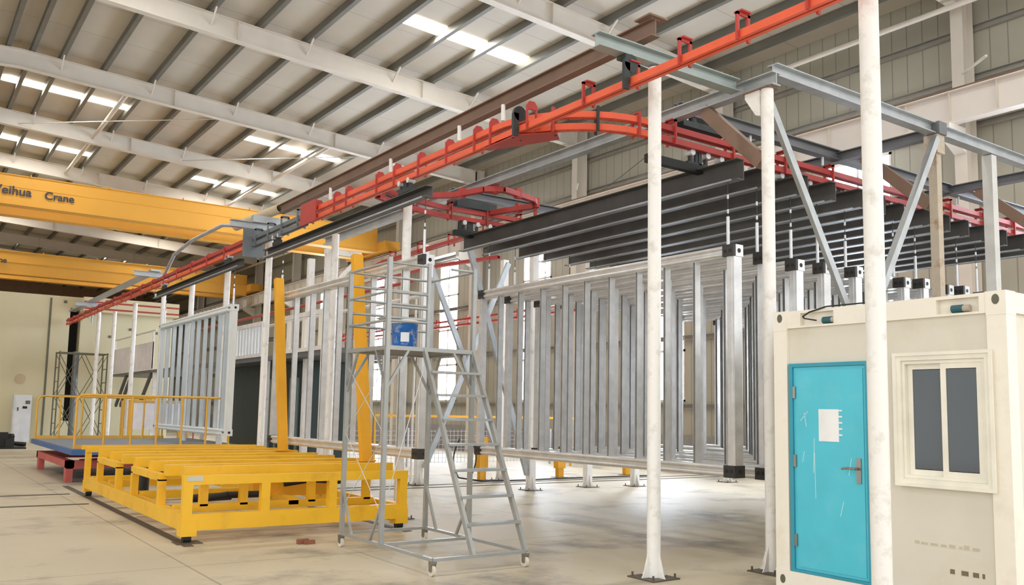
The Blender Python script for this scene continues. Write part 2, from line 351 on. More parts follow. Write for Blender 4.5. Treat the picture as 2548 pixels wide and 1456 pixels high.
for z in (.9, 1.5, 2.7, 3.3):
    for x in (X0, X1): mb.tube((x, Y0, z), (x, Y1, z), .02, 6)
mb.build('ledgers', M_scaf, t)
for y in (Y0, Y1):
    mb = MB()
    for z in (.3, 2.1):
        mb.tube((X0, y, z), (X0+.9, y, z+1.8), .016, 6).tube((X0+.9, y, z), (X0, y, z+1.8), .016, 6).tube((X1, y, z), (X1-.9, y, z+1.8), .016, 6).tube((X1-.9, y, z), (X1, y, z+1.8), .016, 6)
    mb.build('cross_brace', M_scaf, t)
tag(MB().tube((6.75, 43.9, 0), (6.75, 43.9, 4.1), .13, 16).build('duct_pipe', mat('duct_steel', (120, 122, 122), .4, .6)), 'grey upright duct pipe standing inside the scaffold tower', 'pipe')
# black machine parts heap
t = thing('machine_part_heap', (3.2, 39, 0), 'black tangled machine parts on the floor at the far left edge', 'machine part')
rnd = random.Random(3)
for k in range(5):
    for q in range(4):
        mb = MB()
        x = 2.75+rnd.random()*1.25; y = 38.6+rnd.random(); z = .08+rnd.random()*.35
        a = rnd.random()*3; l = .25+rnd.random()*.35
        if q % 2: mb.tube((x-l*math.cos(a), y, z), (x+l*math.cos(a), y+l*math.sin(a)*.4, z+.1*rnd.random()), .05+.06*rnd.random(), 10)
        else: mb.box(x-.15, x+.15, y-.15, y+.15, 0, z+.25)
        mb.build(['pipe_piece', 'box_piece'][q % 2 == 0], M_black, t)
MB().box(2.6, 4.4, 38.4, 39.8, 0, .06).build('skid', M_black, t)

# ------------------------------------------------------------------ blue lift table with railings
t = thing('lift_table', (5, 24, 0), 'blue lift platform with yellow railings on a red base beyond the cart', 'lift table')
MB().box(3.3, 7.6, 21.2, 27.9, .64, .76).build('platform_edge', M_blue, t)
MB().box(3.33, 7.57, 21.23, 27.87, .76, .775).build('deck_plate', M_deck, t)
mb = MB(); mb.box(3.33, 3.5, 22.0, 26.8, .32, .48).box(7.2, 7.36, 22.0, 26.8, .32, .48).box(3.33, 7.36, 22.0, 22.18, .3, .48).box(3.33, 7.36, 26.6, 26.8, .3, .48); mb.build('base_frame', M_pink, t)
for x, y in ((3.34, 22.0), (3.34, 26.4), (7.2, 22.0), (7.2, 26.4)): MB().box(x, x+.14, y, y+.3, .0, .32).build('leg', M_pink, t)
mb = MB()
for y in (22.6, 26.2): mb.bar((3.7, y, .45), (7.0, y, .62), .08, .06).bar((3.7, y+.1, .62), (7.0, y+.1, .45), .08, .06)
mb.build('scissor_arm', M_pink, t)
for nm, y in (('near', 21.3), ('far', 27.6)):
    mb = MB(); mb.path([(3.36, y, .77), (3.36, y, 1.84), (3.42, y, 1.93), (3.5, y, 1.95), (6.75, y, 1.95)], .028, 8)
    r = mb.build('railing', M_rail, t)
    for x in (3.94, 4.5, 5.05, 5.6, 6.16, 6.7): MB().tube((x, y, .77), (x, y, 1.95), .026, 8).build('baluster', M_rail, r)
    MB().box(3.36, 6.75, y-.01, y+.01, .77, .86).build('toe_board', M_rail, r)
t = thing('plate_trolley', (5, 29.5, 0), 'yellow framed bin behind the railings below the white poles', 'bin')
MB().box(6.9, 8.9, 33.0, 34.2, .9, 1.9).build('tub', M_mezz, t)
for x, y in ((6.85, 33), (8.85, 33), (6.85, 34.2), (8.85, 34.2), (7.85, 33)): MB().box(x, x+.08, y-.04, y+.04, 0, 1.9).build('post', M_rail, t)
mb = MB(); mb.box(6.85, 8.95, 32.95, 33.03, 0.25, .33).box(6.85, 8.95, 32.95, 33.03, 1.85, 1.93); mb.build('rail', M_rail, t)

# ------------------------------------------------------------------ yellow cart
t = thing('transfer_cart', (4.8, 15.5, 0), 'long yellow steel transfer cart with parallel top beams on the floor', 'cart')
CX0, CX1, CY0, CY1 = 3.16, 6.4, 11.74, 18.75
for x in (CX0, CX1-.12): MB().box(x, x+.12, CY0, CY1, .16, .37).build('side_beam', M_yellow, t)
for y in (CY0, CY1-.12): MB().box(CX0+.12, CX1-.12, y, y+.12, .16, .37).build('end_beam', M_yellow, t)
for k, (x, y) in enumerate(((CX0-.01, CY0-.01), (CX1-.19, CY0-.01), (CX0-.01, CY1-.2), (CX1-.19, CY1-.2))):
    leg = MB().box(x, x+.2, y, y+.2, .09, .3).build('foot', M_yellow, t)
    MB().tube((x+.05, y+.1, .055), (x+.15, y+.1, .055), .053, 14).build('wheel', M_black, leg)
    if k == 0: MB().box(x-.05, x+.27, y-.06, y+.22, 0, .012).build('base_plate', M_joint, leg)
# front row (near long side): posts and double top beam
for x in (CX0, 4.18, 5.15, CX1-.13): MB().box(x, x+.12, CY0, CY0+.1, .37, .74).build('upright', M_yellow, t)
MB().box(CX0, CX1, CY0, CY0+.12, .74, .855).build('top_beam', M_yellow, t)
MB().box(3.28, CX1-.02, 12.2, 12.36, .8, .945).build('top_beam', M_yellow, t)
MB().box(3.2, 3.4, CY0-.006, CY0, .79, .85).build('name_plate', mat('plate_silver', (190, 190, 180), .4, .3), t)
for x in (3.62, 4.18, 5.2, 6.1):
    MB().box(x, x+.11, 12.6, 12.7, .37, .83).build('upright', M_yellow, t)
for y in (12.85, 13.75, 14.75, 15.65, 16.6, 17.6):
    x1 = 6.4 if y < 13 else (6.55 if y < 15 else 6.6)
    MB().box(3.22, x1, y, y+.18, .78, .93).build('top_beam', M_yellow, t)
MB().box(3.16, 6.65, 18.6, 18.75, .83, .93).build('top_beam', M_yellow, t)
MB().box(3.2, 6.7, 19.3, 19.42, .85, .93).build('top_beam', M_yellow, t)
for ya, yb in ((13.0, 14.66), (15.8, 17.4)):
    mb = MB(); mb.box(CX0, CX0+.1, ya, ya+.11, .37, .72).box(CX0, CX0+.1, yb, yb+.11, .37, .72).box(CX0, CX0+.1, ya, yb+.11, .7, .8); mb.build('side_portal', M_yellow, t)
    mb = MB(); mb.box(CX1-.1, CX1, ya, ya+.11, .37, .72).box(CX1-.1, CX1, yb, yb+.11, .37, .72).box(CX1-.1, CX1, ya, yb+.11, .7, .83); mb.build('side_portal', M_yellow, t)
for x in (CX0, CX1-.1): MB().box(x, x+.1, CY1-.12, CY1, .37, .83).build('upright', M_yellow, t)
# inner lower frame and pusher
mb = MB(); mb.box(CX0+.12, CX1-.12, 12.6, 12.72, .3, .4).box(CX0+.12, CX1-.12, 14.6, 14.75, .3, .42).box(CX0+.12, CX1-.12, 16.9, 17.05, .3, .42).box(4.9, 5.05, 12.6, 17.5, .34, .44)
mb.build('cross_member', M_yellow, t)
MB().box(4.6, 5.9, 13.3, 13.6, .4, .62).build('drive_box', M_stan, t)
mb = MB(); mb.path([(3.7, 12.95, .43), (4.1, 12.95, .48), (4.6, 13.0, .47)], .05, 8); mb.build('hose', M_black, t)
MB().path([(5.0, 13.1, .6), (5.4, 13.0, .66), (5.9, 13.05, .62)], .045, 8).build('hose', M_black, t)
mb = MB(); mb.tube((3.45, 15.2, .37), (3.45, 15.2, .7), .09, 12).tube((3.6, 13.4, .4), (4.3, 13.4, .42), .06, 10); mb.build('motor', M_black, t)
for nm, ya, yb, z1, lb in (('a', 16.5, 17.15, 4.34, 'farther leaning yellow stanchion rising from the cart in front of the galvanized frame'), ('b', 12.88, 13.5, 4.33, 'nearer leaning yellow stanchion rising from the cart behind the mobile ladder')):
    t = thing('stanchion', (6.25, ya, .93), lb, 'post')
    MB().bar((6.25, ya, .935), (6.25, yb, z1), .17, .12, up=(0, 1, 0)).build('post', M_stan, t)
    MB().box(6.13, 6.37, ya-.12, ya+.12, .935, .955).build('foot_plate', M_stan, t)

# ------------------------------------------------------------------ steel wall frames
def frame_parts(t, x, y0, y1, z0, z1, studs, m, mfit, railm=None, studm=None):
    d = .15
    # rails: a rolled channel with two ribs
    for nm, z, s in (('top_rail', z1, -1), ('bottom_rail', z0, 1)):
        mb = MB(); zc = z+s*.075
        pr = [(-d/2, -.07), (-d/2+.03, -.07), (-d/2+.03, -.03), (-d/2+.012, -.012), (-d/2+.012, .012), (-d/2+.03, .03), (-d/2+.03, .07), (-d/2, .07)]
        mb.cbeam((x, y0+.16, zc), (x, y1-.16, zc), d, .15, .02, flip=1)
        mb.tube((x-d/2-.0, y0+.16, zc+.045), (x-d/2-.0, y1-.16, zc+.045), .028, 8).tube((x-d/2, y0+.16, zc-.04), (x-d/2, y1-.16, zc-.04), .028, 8)
        mb.build(nm, railm or m, t)
    for y, s in ((y0, 1), (y1, -1)):
        mb = MB(); mb.box(x-d/2, x+d/2, y+s*.01, y+s*.05, z0+.14, z1-.14).box(x-d/2-.01, x-d/2+.012, y+s*.05, y+s*.12, z0+.14, z1-.14)
        mb.build('end_post', m, t)
    for y in studs:
        mb = MB(); mb.cbeam((x-.02, y, z0+.14), (x-.02, y, z1-.14), .1, .045, .004, flip=1, up=(0, 1, 0)); mb.build('stud', studm or m, t)
    for y, s in ((y0, 1), (y1, -1)):
        for z, q in ((z0, 1), (z1, -1)):
            mb = MB(); mb.box(x-d/2-.03, x-d/2+.02, y-s*.004, y+s*.18, z-q*.004, z+q*.15)
            f = mb.build('corner_fitting', mfit, t)
            for yy, rr_ in ((.05, .026), (.13, .026)): MB().tube((x-d/2-.034, y+s*yy, z+q*.08), (x-d/2, y+s*yy, z+q*.08), rr_, 12).build('bolt_hole', M_black, f)
            e = MB().box(x-d/2+.02, x+d/2+.015, y-s*.004, y+s*.09, z-q*.004, z+q*.15).build('end_plate', m if z == z1 else mfit, t)
            MB().tube((x+.01, y-s*.008, z+q*.075), (x+.01, y+s*.02, z+q*.075), .03, 12, up=(0, 0, 1)).build('bolt_hole', M_black, e)
STX = [12.96, 12.35, 11.71, 11.12, 10.57, 9.99, 9.39, 8.82, 8.26]
fr_n = 12
PX = [8.86, 9.44, 10.16, 10.76, 11.43, 12.03, 12.68, 13.3, 13.95, 14.56, 15.2, 15.82]
def flabel(i):
    return ['front galvanized wall frame of the hanging row facing the mobile ladder',
            'second galvanized wall frame of the hanging row close behind the front frame'][i] if i < 2 else \
            ORD[i]+' galvanized wall frame of the hanging row counted from the front'
t0 = thing('steel_wall_frame', (PX[0], 10.6, .97), flabel(0), 'wall frame', 'galvanized frames hanging in a row')
frame_parts(t0, PX[0], 7.55, 13.6, .98, 3.97, STX, M_galv, M_fit)
for i in range(1, len(PX)):
    dup(t0, (PX[i], 10.6+random.uniform(-.06, .06), .97+random.uniform(-.05, .02)), flabel(i))
t = thing('steel_wall_frame', (6.47, 14.6, 1.03), 'galvanized wall frame hanging over the cart behind the yellow stanchions', 'wall frame')
frame_parts(t, 6.47, 11.42, 17.7, 1.04, 4.08, [16.62, 15.8, 15.17, 14.55, 13.85, 13.23, 12.72, 12.13], M_galv, M_fit)
t = thing('steel_wall_frame', (6.45, 23.8, 1.07), 'white painted wall frame hanging behind the yellow railings', 'wall frame')
frame_parts(t, 6.45, 20.5, 27.2, 1.08, 4.14, [26.4, 25.74, 25.1, 24.49, 23.9, 23.34, 22.73, 22.11, 21.52, 21.0], M_white, M_white, studm=mat('stud_pale_galvanized', (196, 204, 208), .4, .45, .06, 3))
# make studs of the white frame deeper looking: webs
# hangers
def hanger(x, y, z0, z1, label, grp, first=None):
    if first is not None:
        return dup(first, (x, y, z0), label)
    t = thing('hanger_rod', (x, y, z0), label, 'hanger', grp)
    h = z1-z0
    MB().tube((x, y, z0), (x, y, z0+h*.45), .022, 8).build('sleeve', M_rod, t)
    MB().tube((x, y, z0+h*.45), (x, y, z1), .006, 6).build('wire', M_trol, t)
    mb = MB(); mb.tube((x, y, z0+h*.5), (x, y, z0+h*.56), .014, 6).tube((x, y, z0+h*.72), (x, y, z0+h*.78), .014, 6); mb.build('turnbuckle', M_rod, t)
    return t
hz0, hz1 = 3.97, 4.86
h0 = None
for i, x in enumerate(PX):
    for y, side in ((7.72, 'near'), (13.4, 'far')):
        lb = '%s end hanger rod on the %s frame of the hanging row' % (side, 'front' if i == 0 else ORD[i])
        if h0 is None: h0 = hanger(x, y, hz0, hz1, lb, 'hanger rods over the frame row')
        else: hanger(x, y, hz0, hz1, lb, None, h0)
for n, (y, z0, z1, lb) in enumerate(((11.55, 4.08, 4.98, 'near end hanger rod on the frame over the cart'), (17.5, 4.08, 4.98, 'far end hanger rod on the frame over the cart'), (20.65, 4.14, 5.02, 'near end hanger rod on the white painted frame'), (27.0, 4.14, 5.02, 'far end hanger rod on the white painted frame'))):
    hanger(6.45, y, z0, z1, lb, None)
# load bars
def load_bar(x, y0, y1, z, label, grp=None):
    t = thing('load_bar', (x, (y0+y1)/2, z), label, 'load bar', grp)
    mb = MB(); h = .28 if x > 7 else .17; mb.cbeam((x, y0, z+h/2), (x, y1, z+h/2), .13, h, .012, flip=-1); mb.build('beam', M_bar, t)
    mb = MB(); mb.box(x-.08, x-.062, y0+.1, y1-.1, z-.006, z+.014); mb.build('lower_highlight', M_galvbeam, t)  # highlight along the lower flange, put in as a pale strip
    return t
def trolley(x, y, zb, zt, label, grp=None, axis=0):
    t = thing('trolley', (x, y, zb), label, 'trolley', grp)
    a = (1, 0) if axis == 0 else (0, 1)
    def bx(u0, u1, v0, v1, z0, z1):
        return (x+u0, x+u1, y+v0, y+v1, z0, z1) if axis == 0 else (x+v0, x+v1, y+u0, y+u1, z0, z1)
    mb = MB(); mb.box(*bx(-.22, .22, -.03, .03, zb+.02, zb+.09)).box(*bx(-.06, .06, -.02, .02, zb, zt)); mb.build('bracket', M_trol, t)
    for u in (-.15, .15):
        mb = MB()
        c = (x+u, y) if axis == 0 else (x, y+u)
        p = (c[0], c[1]-.06, zt-.03) if axis == 0 else (c[0]-.06, c[1], zt-.03)
        q = (c[0], c[1]+.06, zt-.03) if axis == 0 else (c[0]+.06, c[1], zt-.03)
        mb.tube(p, q, .045, 12); mb.build('wheel', M_rod, t)
        MB().box(*bx(u-.02, u+.02, -.025, .025, zb+.05, zt)).build('arm', M_trol, t)
    return t
BX = PX+[16.45, 17.1]
bar0 = load_bar(BX[0], 7.5, 14.4, 4.83, 'front dark load bar over the hanging frame row', 'dark load bars over the frame row')
for i in range(1, len(BX)): dup(bar0, (BX[i], 10.95+random.uniform(-.08, .08), 4.83), ORD[i]+' dark load bar over the frame row counted from the front')
tr0 = trolley(BX[0], 8.25, 5.115, 5.36, 'front trolley under the near cross track', 'trolleys of the cross tracks')
for i, x in enumerate(BX):
    if i: dup(tr0, (x, 8.25, 5.115), ORD[i]+' trolley under the near cross track counted from the front')
    dup(tr0, (x, 14.1, 5.115), (ORD[i] if i else 'front')+' trolley under the far cross track counted from the front')
load_bar(6.45, 11.45, 18.6, 4.98, 'long dark load bar under the main track over the cart')
load_bar(6.45, 20.2, 28.4, 5.02, 'long dark load bar under the main track over the white frame')
for y, z, lb in ((12.2, 5.16, 'nearer trolley on the load bar over the cart'), (17.9, 5.16, 'farther trolley on the load bar over the cart'), (21.2, 5.2, 'nearer trolley on the load bar over the white frame'), (27.3, 5.2, 'farther trolley on the load bar over the white frame')):
    trolley(6.45, y, z, 5.38, lb, None, 1)
t = thing('tow_bar', (8.3, 7.7, 5.05), 'short black tow bar beneath the start of the near cross track', 'tow bar')
MB().box(7.9, 9.0, 8.2, 8.3, 5.06, 5.17).build('bar', M_black, t)
MB().box(8.0, 8.06, 8.22, 8.28, 5.17, 5.35).build('link', M_trol, t)
MB().box(8.85, 8.91, 8.22, 8.28, 5.17, 5.35).build('link', M_trol, t)
t = thing('tow_bar', (8.4, 14.0, 5.05), 'short black tow bar beneath the start of the far cross track', 'tow bar')
MB().box(8.5, 9.5, 14.05, 14.15, 5.06, 5.17).build('bar', M_black, t)
MB().box(8.6, 8.66, 14.07, 14.13, 5.17, 5.35).build('link', M_trol, t)

# ------------------------------------------------------------------ overhead track
def rail_path(pts, z, m, name, parent, w=.07, h=.08):
    mb = MB()
    for a, b in zip(pts, pts[1:]):
        for s in (-1, 1):  # two facing channels
            d = Vector((b[0]-a[0], b[1]-a[1], 0)).normalized(); n = Vector((-d.y, d.x, 0))*s*.035
            p = Vector((*a, z))+n-d*.004; q = Vector((*b, z))+n+d*.004
            mb.cbeam(p, q, .045, h, .008, flip=s)
    return mb.build(name, m, parent)
def yoke(x, y, z0, z1, axis, m, parent, hook=True):
    """C-shaped track yoke: outer plate, inner return and top flange"""
    mb = MB()
    def bx(u0, u1, v0, v1, a, b):
        return (x+v0, x+v1, y+u0, y+u1, a, b) if axis == 1 else (x+u0, x+u1, y+v0, y+v1, a, b)
    for s in (-1, 1):
        mb.box(*bx(-.012, .012, s*.06, s*.095, z0, z1))
    mb.box(*bx(-.012, .012, -.095, .095, z1-.03, z1))
    mb.box(*bx(-.05, .05, -.07, .07, z1, z1+.015))
    return mb.build('yoke', m, parent)
t = thing('conveyor_track', (6.45, 12, 5.35), 'orange main conveyor track running from top right to far left', 'track')
rail_path([(6.45, 2.6), (6.45, 16.2)], 5.40, M_track, 'lower_rail', t)
rail_path([(6.45, 9.6), (6.45, 16.2)], 5.56, M_track, 'upper_rail', t)
for y in (4.63, 5.42, 6.18, 6.96, 7.72): yoke(6.45, y, 5.34, 5.62, 1, M_trackred, t)
def plate_yoke(x, y, z0, z1, m, parent):
    z1 -= .04; pf = [(-.085, z0), (-.062, z0), (-.06, z0+.27), (.06, z0+.27), (.062, z0), (.085, z0), (.085, z1-.06), (.04, z1), (-.04, z1), (-.085, z1-.06)]
    mb = MB(); n = len(pf); mb.add([(x+a, y-.012, z) for a, z in pf]+[(x+a, y+.012, z) for a, z in pf], [(0, 1, 2, 9), (2, 3, 6, 7, 8, 9), (3, 4, 5, 6), (n, n+9, n+2, n+1), (n+2, n+9, n+8, n+7, n+6, n+3), (n+3, n+6, n+5, n+4)]+[(i, (i+1) % n, (i+1) % n+n, i+n) for i in range(n)])
    return mb.build('yoke', m, parent)
for y in (8.85, 9.7, 10.1, 10.86, 11.7, 12.5, 13.13, 14.33, 14.85, 15.7, 16.15): plate_yoke(6.45, y, 5.34, 5.76, M_trackred, t)
MB().box(6.33, 6.36, 15.6, 16.35, 5.3, 5.72).build('end_plate', M_trackred, t)
for y in (6.95, 9.05):
    mb = MB(); mb.tube((6.4, y-.02, 5.6), (6.4, y+.02, 5.6), .1, 18).box(6.3, 6.38, y-.02, y+.02, 5.3, 5.6); mb.build('drive_guard', M_trol, t)
# junction plate at the switch
mb = MB(); vs = [(6.4, 9.9), (6.5, 9.9), (6.95, 8.9), (6.75, 8.7), (6.4, 9.1)]
mb.add([(x, y, 5.33) for x, y in vs]+[(x, y, 5.345) for x, y in vs], [(0, 1, 2, 3, 4), (9, 8, 7, 6, 5)]+[(i, (i+1) % 5, (i+1) % 5+5, i+5) for i in range(5)]); mb.build('switch_plate', M_trackred, t)
# drop section and continuation
t = thing('lift_section_track', (6.45, 17.7, 5.3), 'grey lifting section in the main track above the cart', 'track')
rail_path([(6.45, 16.35), (6.45, 19.35)], 5.38, M_trackgrey, 'rail', t); rail_path([(6.45, 16.35), (6.45, 19.35)], 5.53, M_trackgrey, 'rail', t)
MB().box(6.2, 6.7, 19.36, 19.42, 5.1, 5.75).build('end_plate', M_trackgrey, t)
for y in (16.6, 17.5, 18.3, 19.1): yoke(6.45, y, 5.32, 5.7, 1, M_trackgrey, t)
t = thing('conveyor_track', (6.45, 30, 5.35), 'red main conveyor track continuing to the cream booth', 'track')
rail_path([(6.45, 19.6), (6.45, 45.0)], 5.40, M_track, 'lower_rail', t); rail_path([(6.45, 19.6), (6.45, 45.0)], 5.56, M_trackred, 'upper_rail', t)
y = 19.9
while y < 44.8: plate_yoke(6.45, y, 5.32, 5.7, M_trackred, t); y += 1.45
# near curve and cross track
arc = [(7.85-1.4*math.cos(a), 9.6-1.4*math.sin(a)) for a in [math.pi/2*k/12 for k in range(13)]]
t = thing('conveyor_track', (11, 8.2, 5.35), 'near red cross track curving off the main track above the load bars', 'track')
pts = arc+[(19.1, 8.2)]
rail_path(arc, 5.40, M_track, 'lower_rail', t); rail_path(arc, 5.56, M_track, 'upper_rail', t)
rail_path([(7.85, 8.2), (18.4, 8.2)], 5.40, M_trackred, 'lower_rail', t); rail_path([(7.85, 8.2), (18.4, 8.2)], 5.56, M_trackred, 'upper_rail', t)
for k in (2, 5, 8, 11):
    x, y = arc[k]; a = math.pi/2*k/12; d = Vector((math.sin(a), -math.cos(a), 0)); n = Vector((-d.y, d.x, 0))
    mb = MB()
    for s in (-1, 1): mb.bar(Vector((x, y, 5.33))+n*s*.08, Vector((x, y, 5.66))+n*s*.08, .03, .03)
    mb.bar(Vector((x, y, 5.65))-n*.095, Vector((x, y, 5.65))+n*.095, .03, .02); mb.build('yoke', M_trol if k in (2, 8) else M_trackred, t)
x = 8.3
while x < 18.4: yoke(x, 8.2, 5.34, 5.68, 0, M_trackred, t); x += 1.15
mb = MB(); mb.box(8.45, 9.3, 8.12, 8.28, 5.64, 5.72).tube((8.7, 8.2, 5.72), (8.7, 8.2, 5.8), .06, 10); mb.build('drive_unit', M_trol, t)
# hangers of near cross track up to the beam
for x in (8.6, 9.9, 11.6, 13.6, 15.6): MB().tube((x, 8.2, 5.66), (x, 8.2, 5.8), .02, 8).build('drop_rod', M_rod, t)
# far cross track
t = thing('conveyor_track', (12, 14.1, 5.35), 'far red cross track behind the hanging frames', 'track')
fp = [(6.6, 13.5), (7.3, 13.9), (8.3, 14.1), (18.4, 14.1)]
rail_path(fp, 5.40, M_trackred, 'lower_rail', t); rail_path(fp, 5.56, M_trackred, 'upper_rail', t)
x = 7.6
while x < 18: yoke(x, 14.1 if x > 8 else 14.0, 5.34, 5.68, 0, M_trackred, t); x += .8
MB().box(8.5, 9.4, 14.0, 14.2, 5.62, 5.76).build('drive_unit', M_trol, t)
t = thing('conveyor_track', (8.7, 13, 5.5), 'small red loop track with angular bends above the far cross track', 'track')
lp = [(7.5, 13.75), (8.0, 13.3), (8.2, 12.6), (8.46, 12.4), (9.27, 12.65), (9.62, 13.0), (9.3, 14.05)]
rail_path(lp, 5.60, M_trackred, 'rail', t, h=.09)
for q in ((8.05, 13.1), (8.35, 12.5), (8.85, 12.52), (9.5, 12.85), (9.5, 13.4)): MB().box(q[0]-.05, q[0]+.05, q[1]-.05, q[1]+.05, 5.53, 5.7).build('clamp', M_trackred, t)
for q in ((9.55, 12.95), (9.65, 13.05)): MB().box(q[0]-.015, q[0]+.015, q[1]-.015, q[1]+.015, 5.15, 5.6).build('drop_post', M_trackred, t)
t = thing('conveyor_track', (10, 18, 5.5), 'short red branch track going back from the far cross track', 'track')
rail_path([(9.9, 14.2), (9.9, 16), (10.0, 20), (10.8, 24)], 5.48, M_trackred, 'rail', t); rail_path([(11.7, 17.3), (11.3, 19.2), (11.0, 24)], 5.45, M_trackred, 'rail', t)
for y in (15.2, 16.6, 18, 19.4): yoke(9.95, y, 5.4, 5.66, 1, M_trackred, t)
t = thing('conveyor_track', (19.1, 15, 5.3), 'red return track running along the right wall behind the columns', 'track')
rail_path([(19.1, 3), (19.1, 44)], 5.30, M_trackred, 'lower_rail', t); rail_path([(19.1, 3), (19.1, 44)], 5.52, M_trackred, 'upper_rail', t)
y = 4
while y < 44: yoke(19.1, y, 5.24, 5.62, 1, M_trackred, t); y += 1.2
# brown beam over the main track with short white drop rods
t = thing('support_beam', (6.69, 12, 5.95), 'long brown primed beam running above the orange main track', 'beam')
MB().ibeam((6.69, 6.85, 6.06), (6.69, 18.4, 6.06), .13, .2, .014).build('beam', M_brown, t)
MB().box(6.55, 6.83, 6.8, 7.05, 6.16, 6.18).build('end_plate', M_brown, t)
for y in (9.75, 10.9, 13.1, 15.6): MB().tube((6.62, y, 5.74), (6.62, y, 5.97), .03, 8).build('drop_rod', M_whitepipe, t)
t = thing('exhaust_pipe', (6.4, 20, 6.0), 'tan round pipe ending open beside the grey lifting section', 'pipe')
MB().pipe((6.69, 18.46, 6.1), (6.5, 20.9, 6.07), .11, .09).build('tube', mat('tan_pipe', (196, 180, 150), .6, 0, .08, 3), t)
MB().box(6.1, 6.9, 18.45, 18.6, 5.72, 5.87).build('saddle', M_galvbeam, t)

# ------------------------------------------------------------------ columns
def pole(x, y, ztop, label, m=M_pole, r=.075, gusset=True, grp=None, name='support_column', shape='round', foot=True):
    t = thing(name, (x, y, 0), label, 'column', grp)
    if shape == 'round': MB().tube((x, y, .015), (x, y, ztop), r, 20, up=(0, 1, 0)).build('shaft', m, t)
    else: MB().box(x-r, x+r, y-r, y+r, .015, ztop).build('shaft', m, t)
    if foot:
        MB().box(x-.2, x+.2, y-.2, y+.2, 0, .015).build('base_plate', M_joint, t)
        if gusset:
            for dx, dy in ((1, 0), (-1, 0), (0, 1), (0, -1)):
                mb = MB(); px, py = -dy*.006, dx*.006
                pf = [(r, .015), (r+.1, .015), (r+.07, .06), (r, .3)]
                vs = [(x+dx*a+s*px, y+dy*a+s*py, z) for s in (-1, 1) for a, z in pf]
                mb.add(vs, [(0, 1, 2, 3), (7, 6, 5, 4), (0, 4, 5, 1), (1, 5, 6, 2), (2, 6, 7, 3), (3, 7, 4, 0)]); mb.build('gusset', m, t)
            for dx in (-.16, .16):
                for dy in (-.16, .16): MB().tube((x+dx, y+dy, .015), (x+dx, y+dy, .06), .012, 8, up=(0, 1, 0)).build('anchor_bolt', M_joint, t)
    return t
pole(6.88, 7.06, 5.7, 'white round column in the middle foreground between ladder and container')
tB = pole(8.33, 6.64, 5.66, 'white round column directly behind the container corner with a top bracket')
mb = MB(); vs = [(6.7, 5.66), (6.92, 5.66), (6.92, 5.6), (6.76, 5.36), (6.7, 5.34)]
mb.add([(8.26, y, z) for y, z in vs]+[(8.40, y, z) for y, z in vs], [(0, 1, 2, 3, 4), (9, 8, 7, 6, 5)]+[(i, (i+1) % 5, (i+1) % 5+5, i+5) for i in range(5)]); mb.build('head_bracket', M_pole, tB)
MB().box(8.23, 8.43, 6.54, 6.93, 5.66, 5.675).build('cap_plate', M_brown, tB)
pole(6.70, 4.25, 6.3, 'white round column standing directly in front of the container', r=.082)
tD = pole(12.02, 6.64, 5.82, 'rust stained square column rising behind the container', m=M_rust, shape='square', r=.062, gusset=False)
MB().box(11.92, 12.12, 6.54, 6.74, 5.55, 5.82).build('head_plates', M_rust, tD)
pole(13.58, 6.64, 5.82, 'pale galvanized square column behind the right end of the container', m=mat('galvanized_pale', (206, 206, 202), .5, .15, .08, 4), shape='square', r=.075, gusset=False)
pys = [12.93, 19.57, 22.61, 25.87, 29.1, 33.1, 36.6, 39.8]
for i, y in enumerate(pys):
    pole(6.88, y, 5.77 if i in (1, 4, 7) else 5.34, ['white round column behind the mobile ladder platform', 'white round column just beyond the yellow cart', 'white round column rising behind the white painted frame'][i] if i < 3 else ['first', 'second', 'third', 'fourth', 'fifth'][i-3]+' white round column left of the white painted frame, counted leftwards', grp=None)
for i, (x, y, lb) in enumerate(((7.2, 16.6, 'white column behind the farther yellow stanchion under the far girder'), (8.05, 18.9, 'white column with a sloping side strut behind the hanging frame over the cart'))):
    t = pole(x, y, 5.3, lb, shape='square' if i else 'round')
    if i:
        MB().bar((x, y, 4.4), (x+.7, y, 5.25), .08, .08).build('side_strut', M_pole, t); MB().box(x-.1, x+.8, y-.06, y+.06, 5.3, 5.42).build('cross_arm', M_pole, t)
fl = [(12.03, 16.3, 'white square column with base plate seen below the hanging frames, left of three', 1), (13.84, 16.45, 'white square column with base plate seen below the hanging frames, middle of three', 0),
      (15.14, 16.2, 'white square column with base plate seen below the hanging frames, right of three', 0), (18.5, 16.2, 'white square column with base plate seen under the front frame end', 0),
      (13.05, 19.0, 'white square column on the floor behind the ladder steps', 0), (10.35, 18.5, 'wide white square column behind the ladder tower', 0), (9.0, 22.3, 'white square column far behind the middle frame', 0)]
for x, y, lb, dg in fl:
    t = pole(x, y, 5.75, lb, shape='square', r=.08, gusset=True)
    if dg:
        MB().bar((x-.1, y, .35), (x-1.8, y, 5.4), .12, .08, up=(0, 1, 0)).build('diagonal_brace', M_galvbeam, t)
for p, q, lb in (((10.45, 18.62, 5.6), (12.88, 18.75, .5), 'long grey brace crossing down right behind the ladder'), ((10.45, 18.4, .4), (12.9, 18.6, 5.6), 'long pale brace rising right behind the ladder')):
    t = thing('angle_brace', p, lb, 'brace'); MB().bar(p, q, .13, .07, up=(0, 1, 0)).build('angle', M_galvbeam, t)
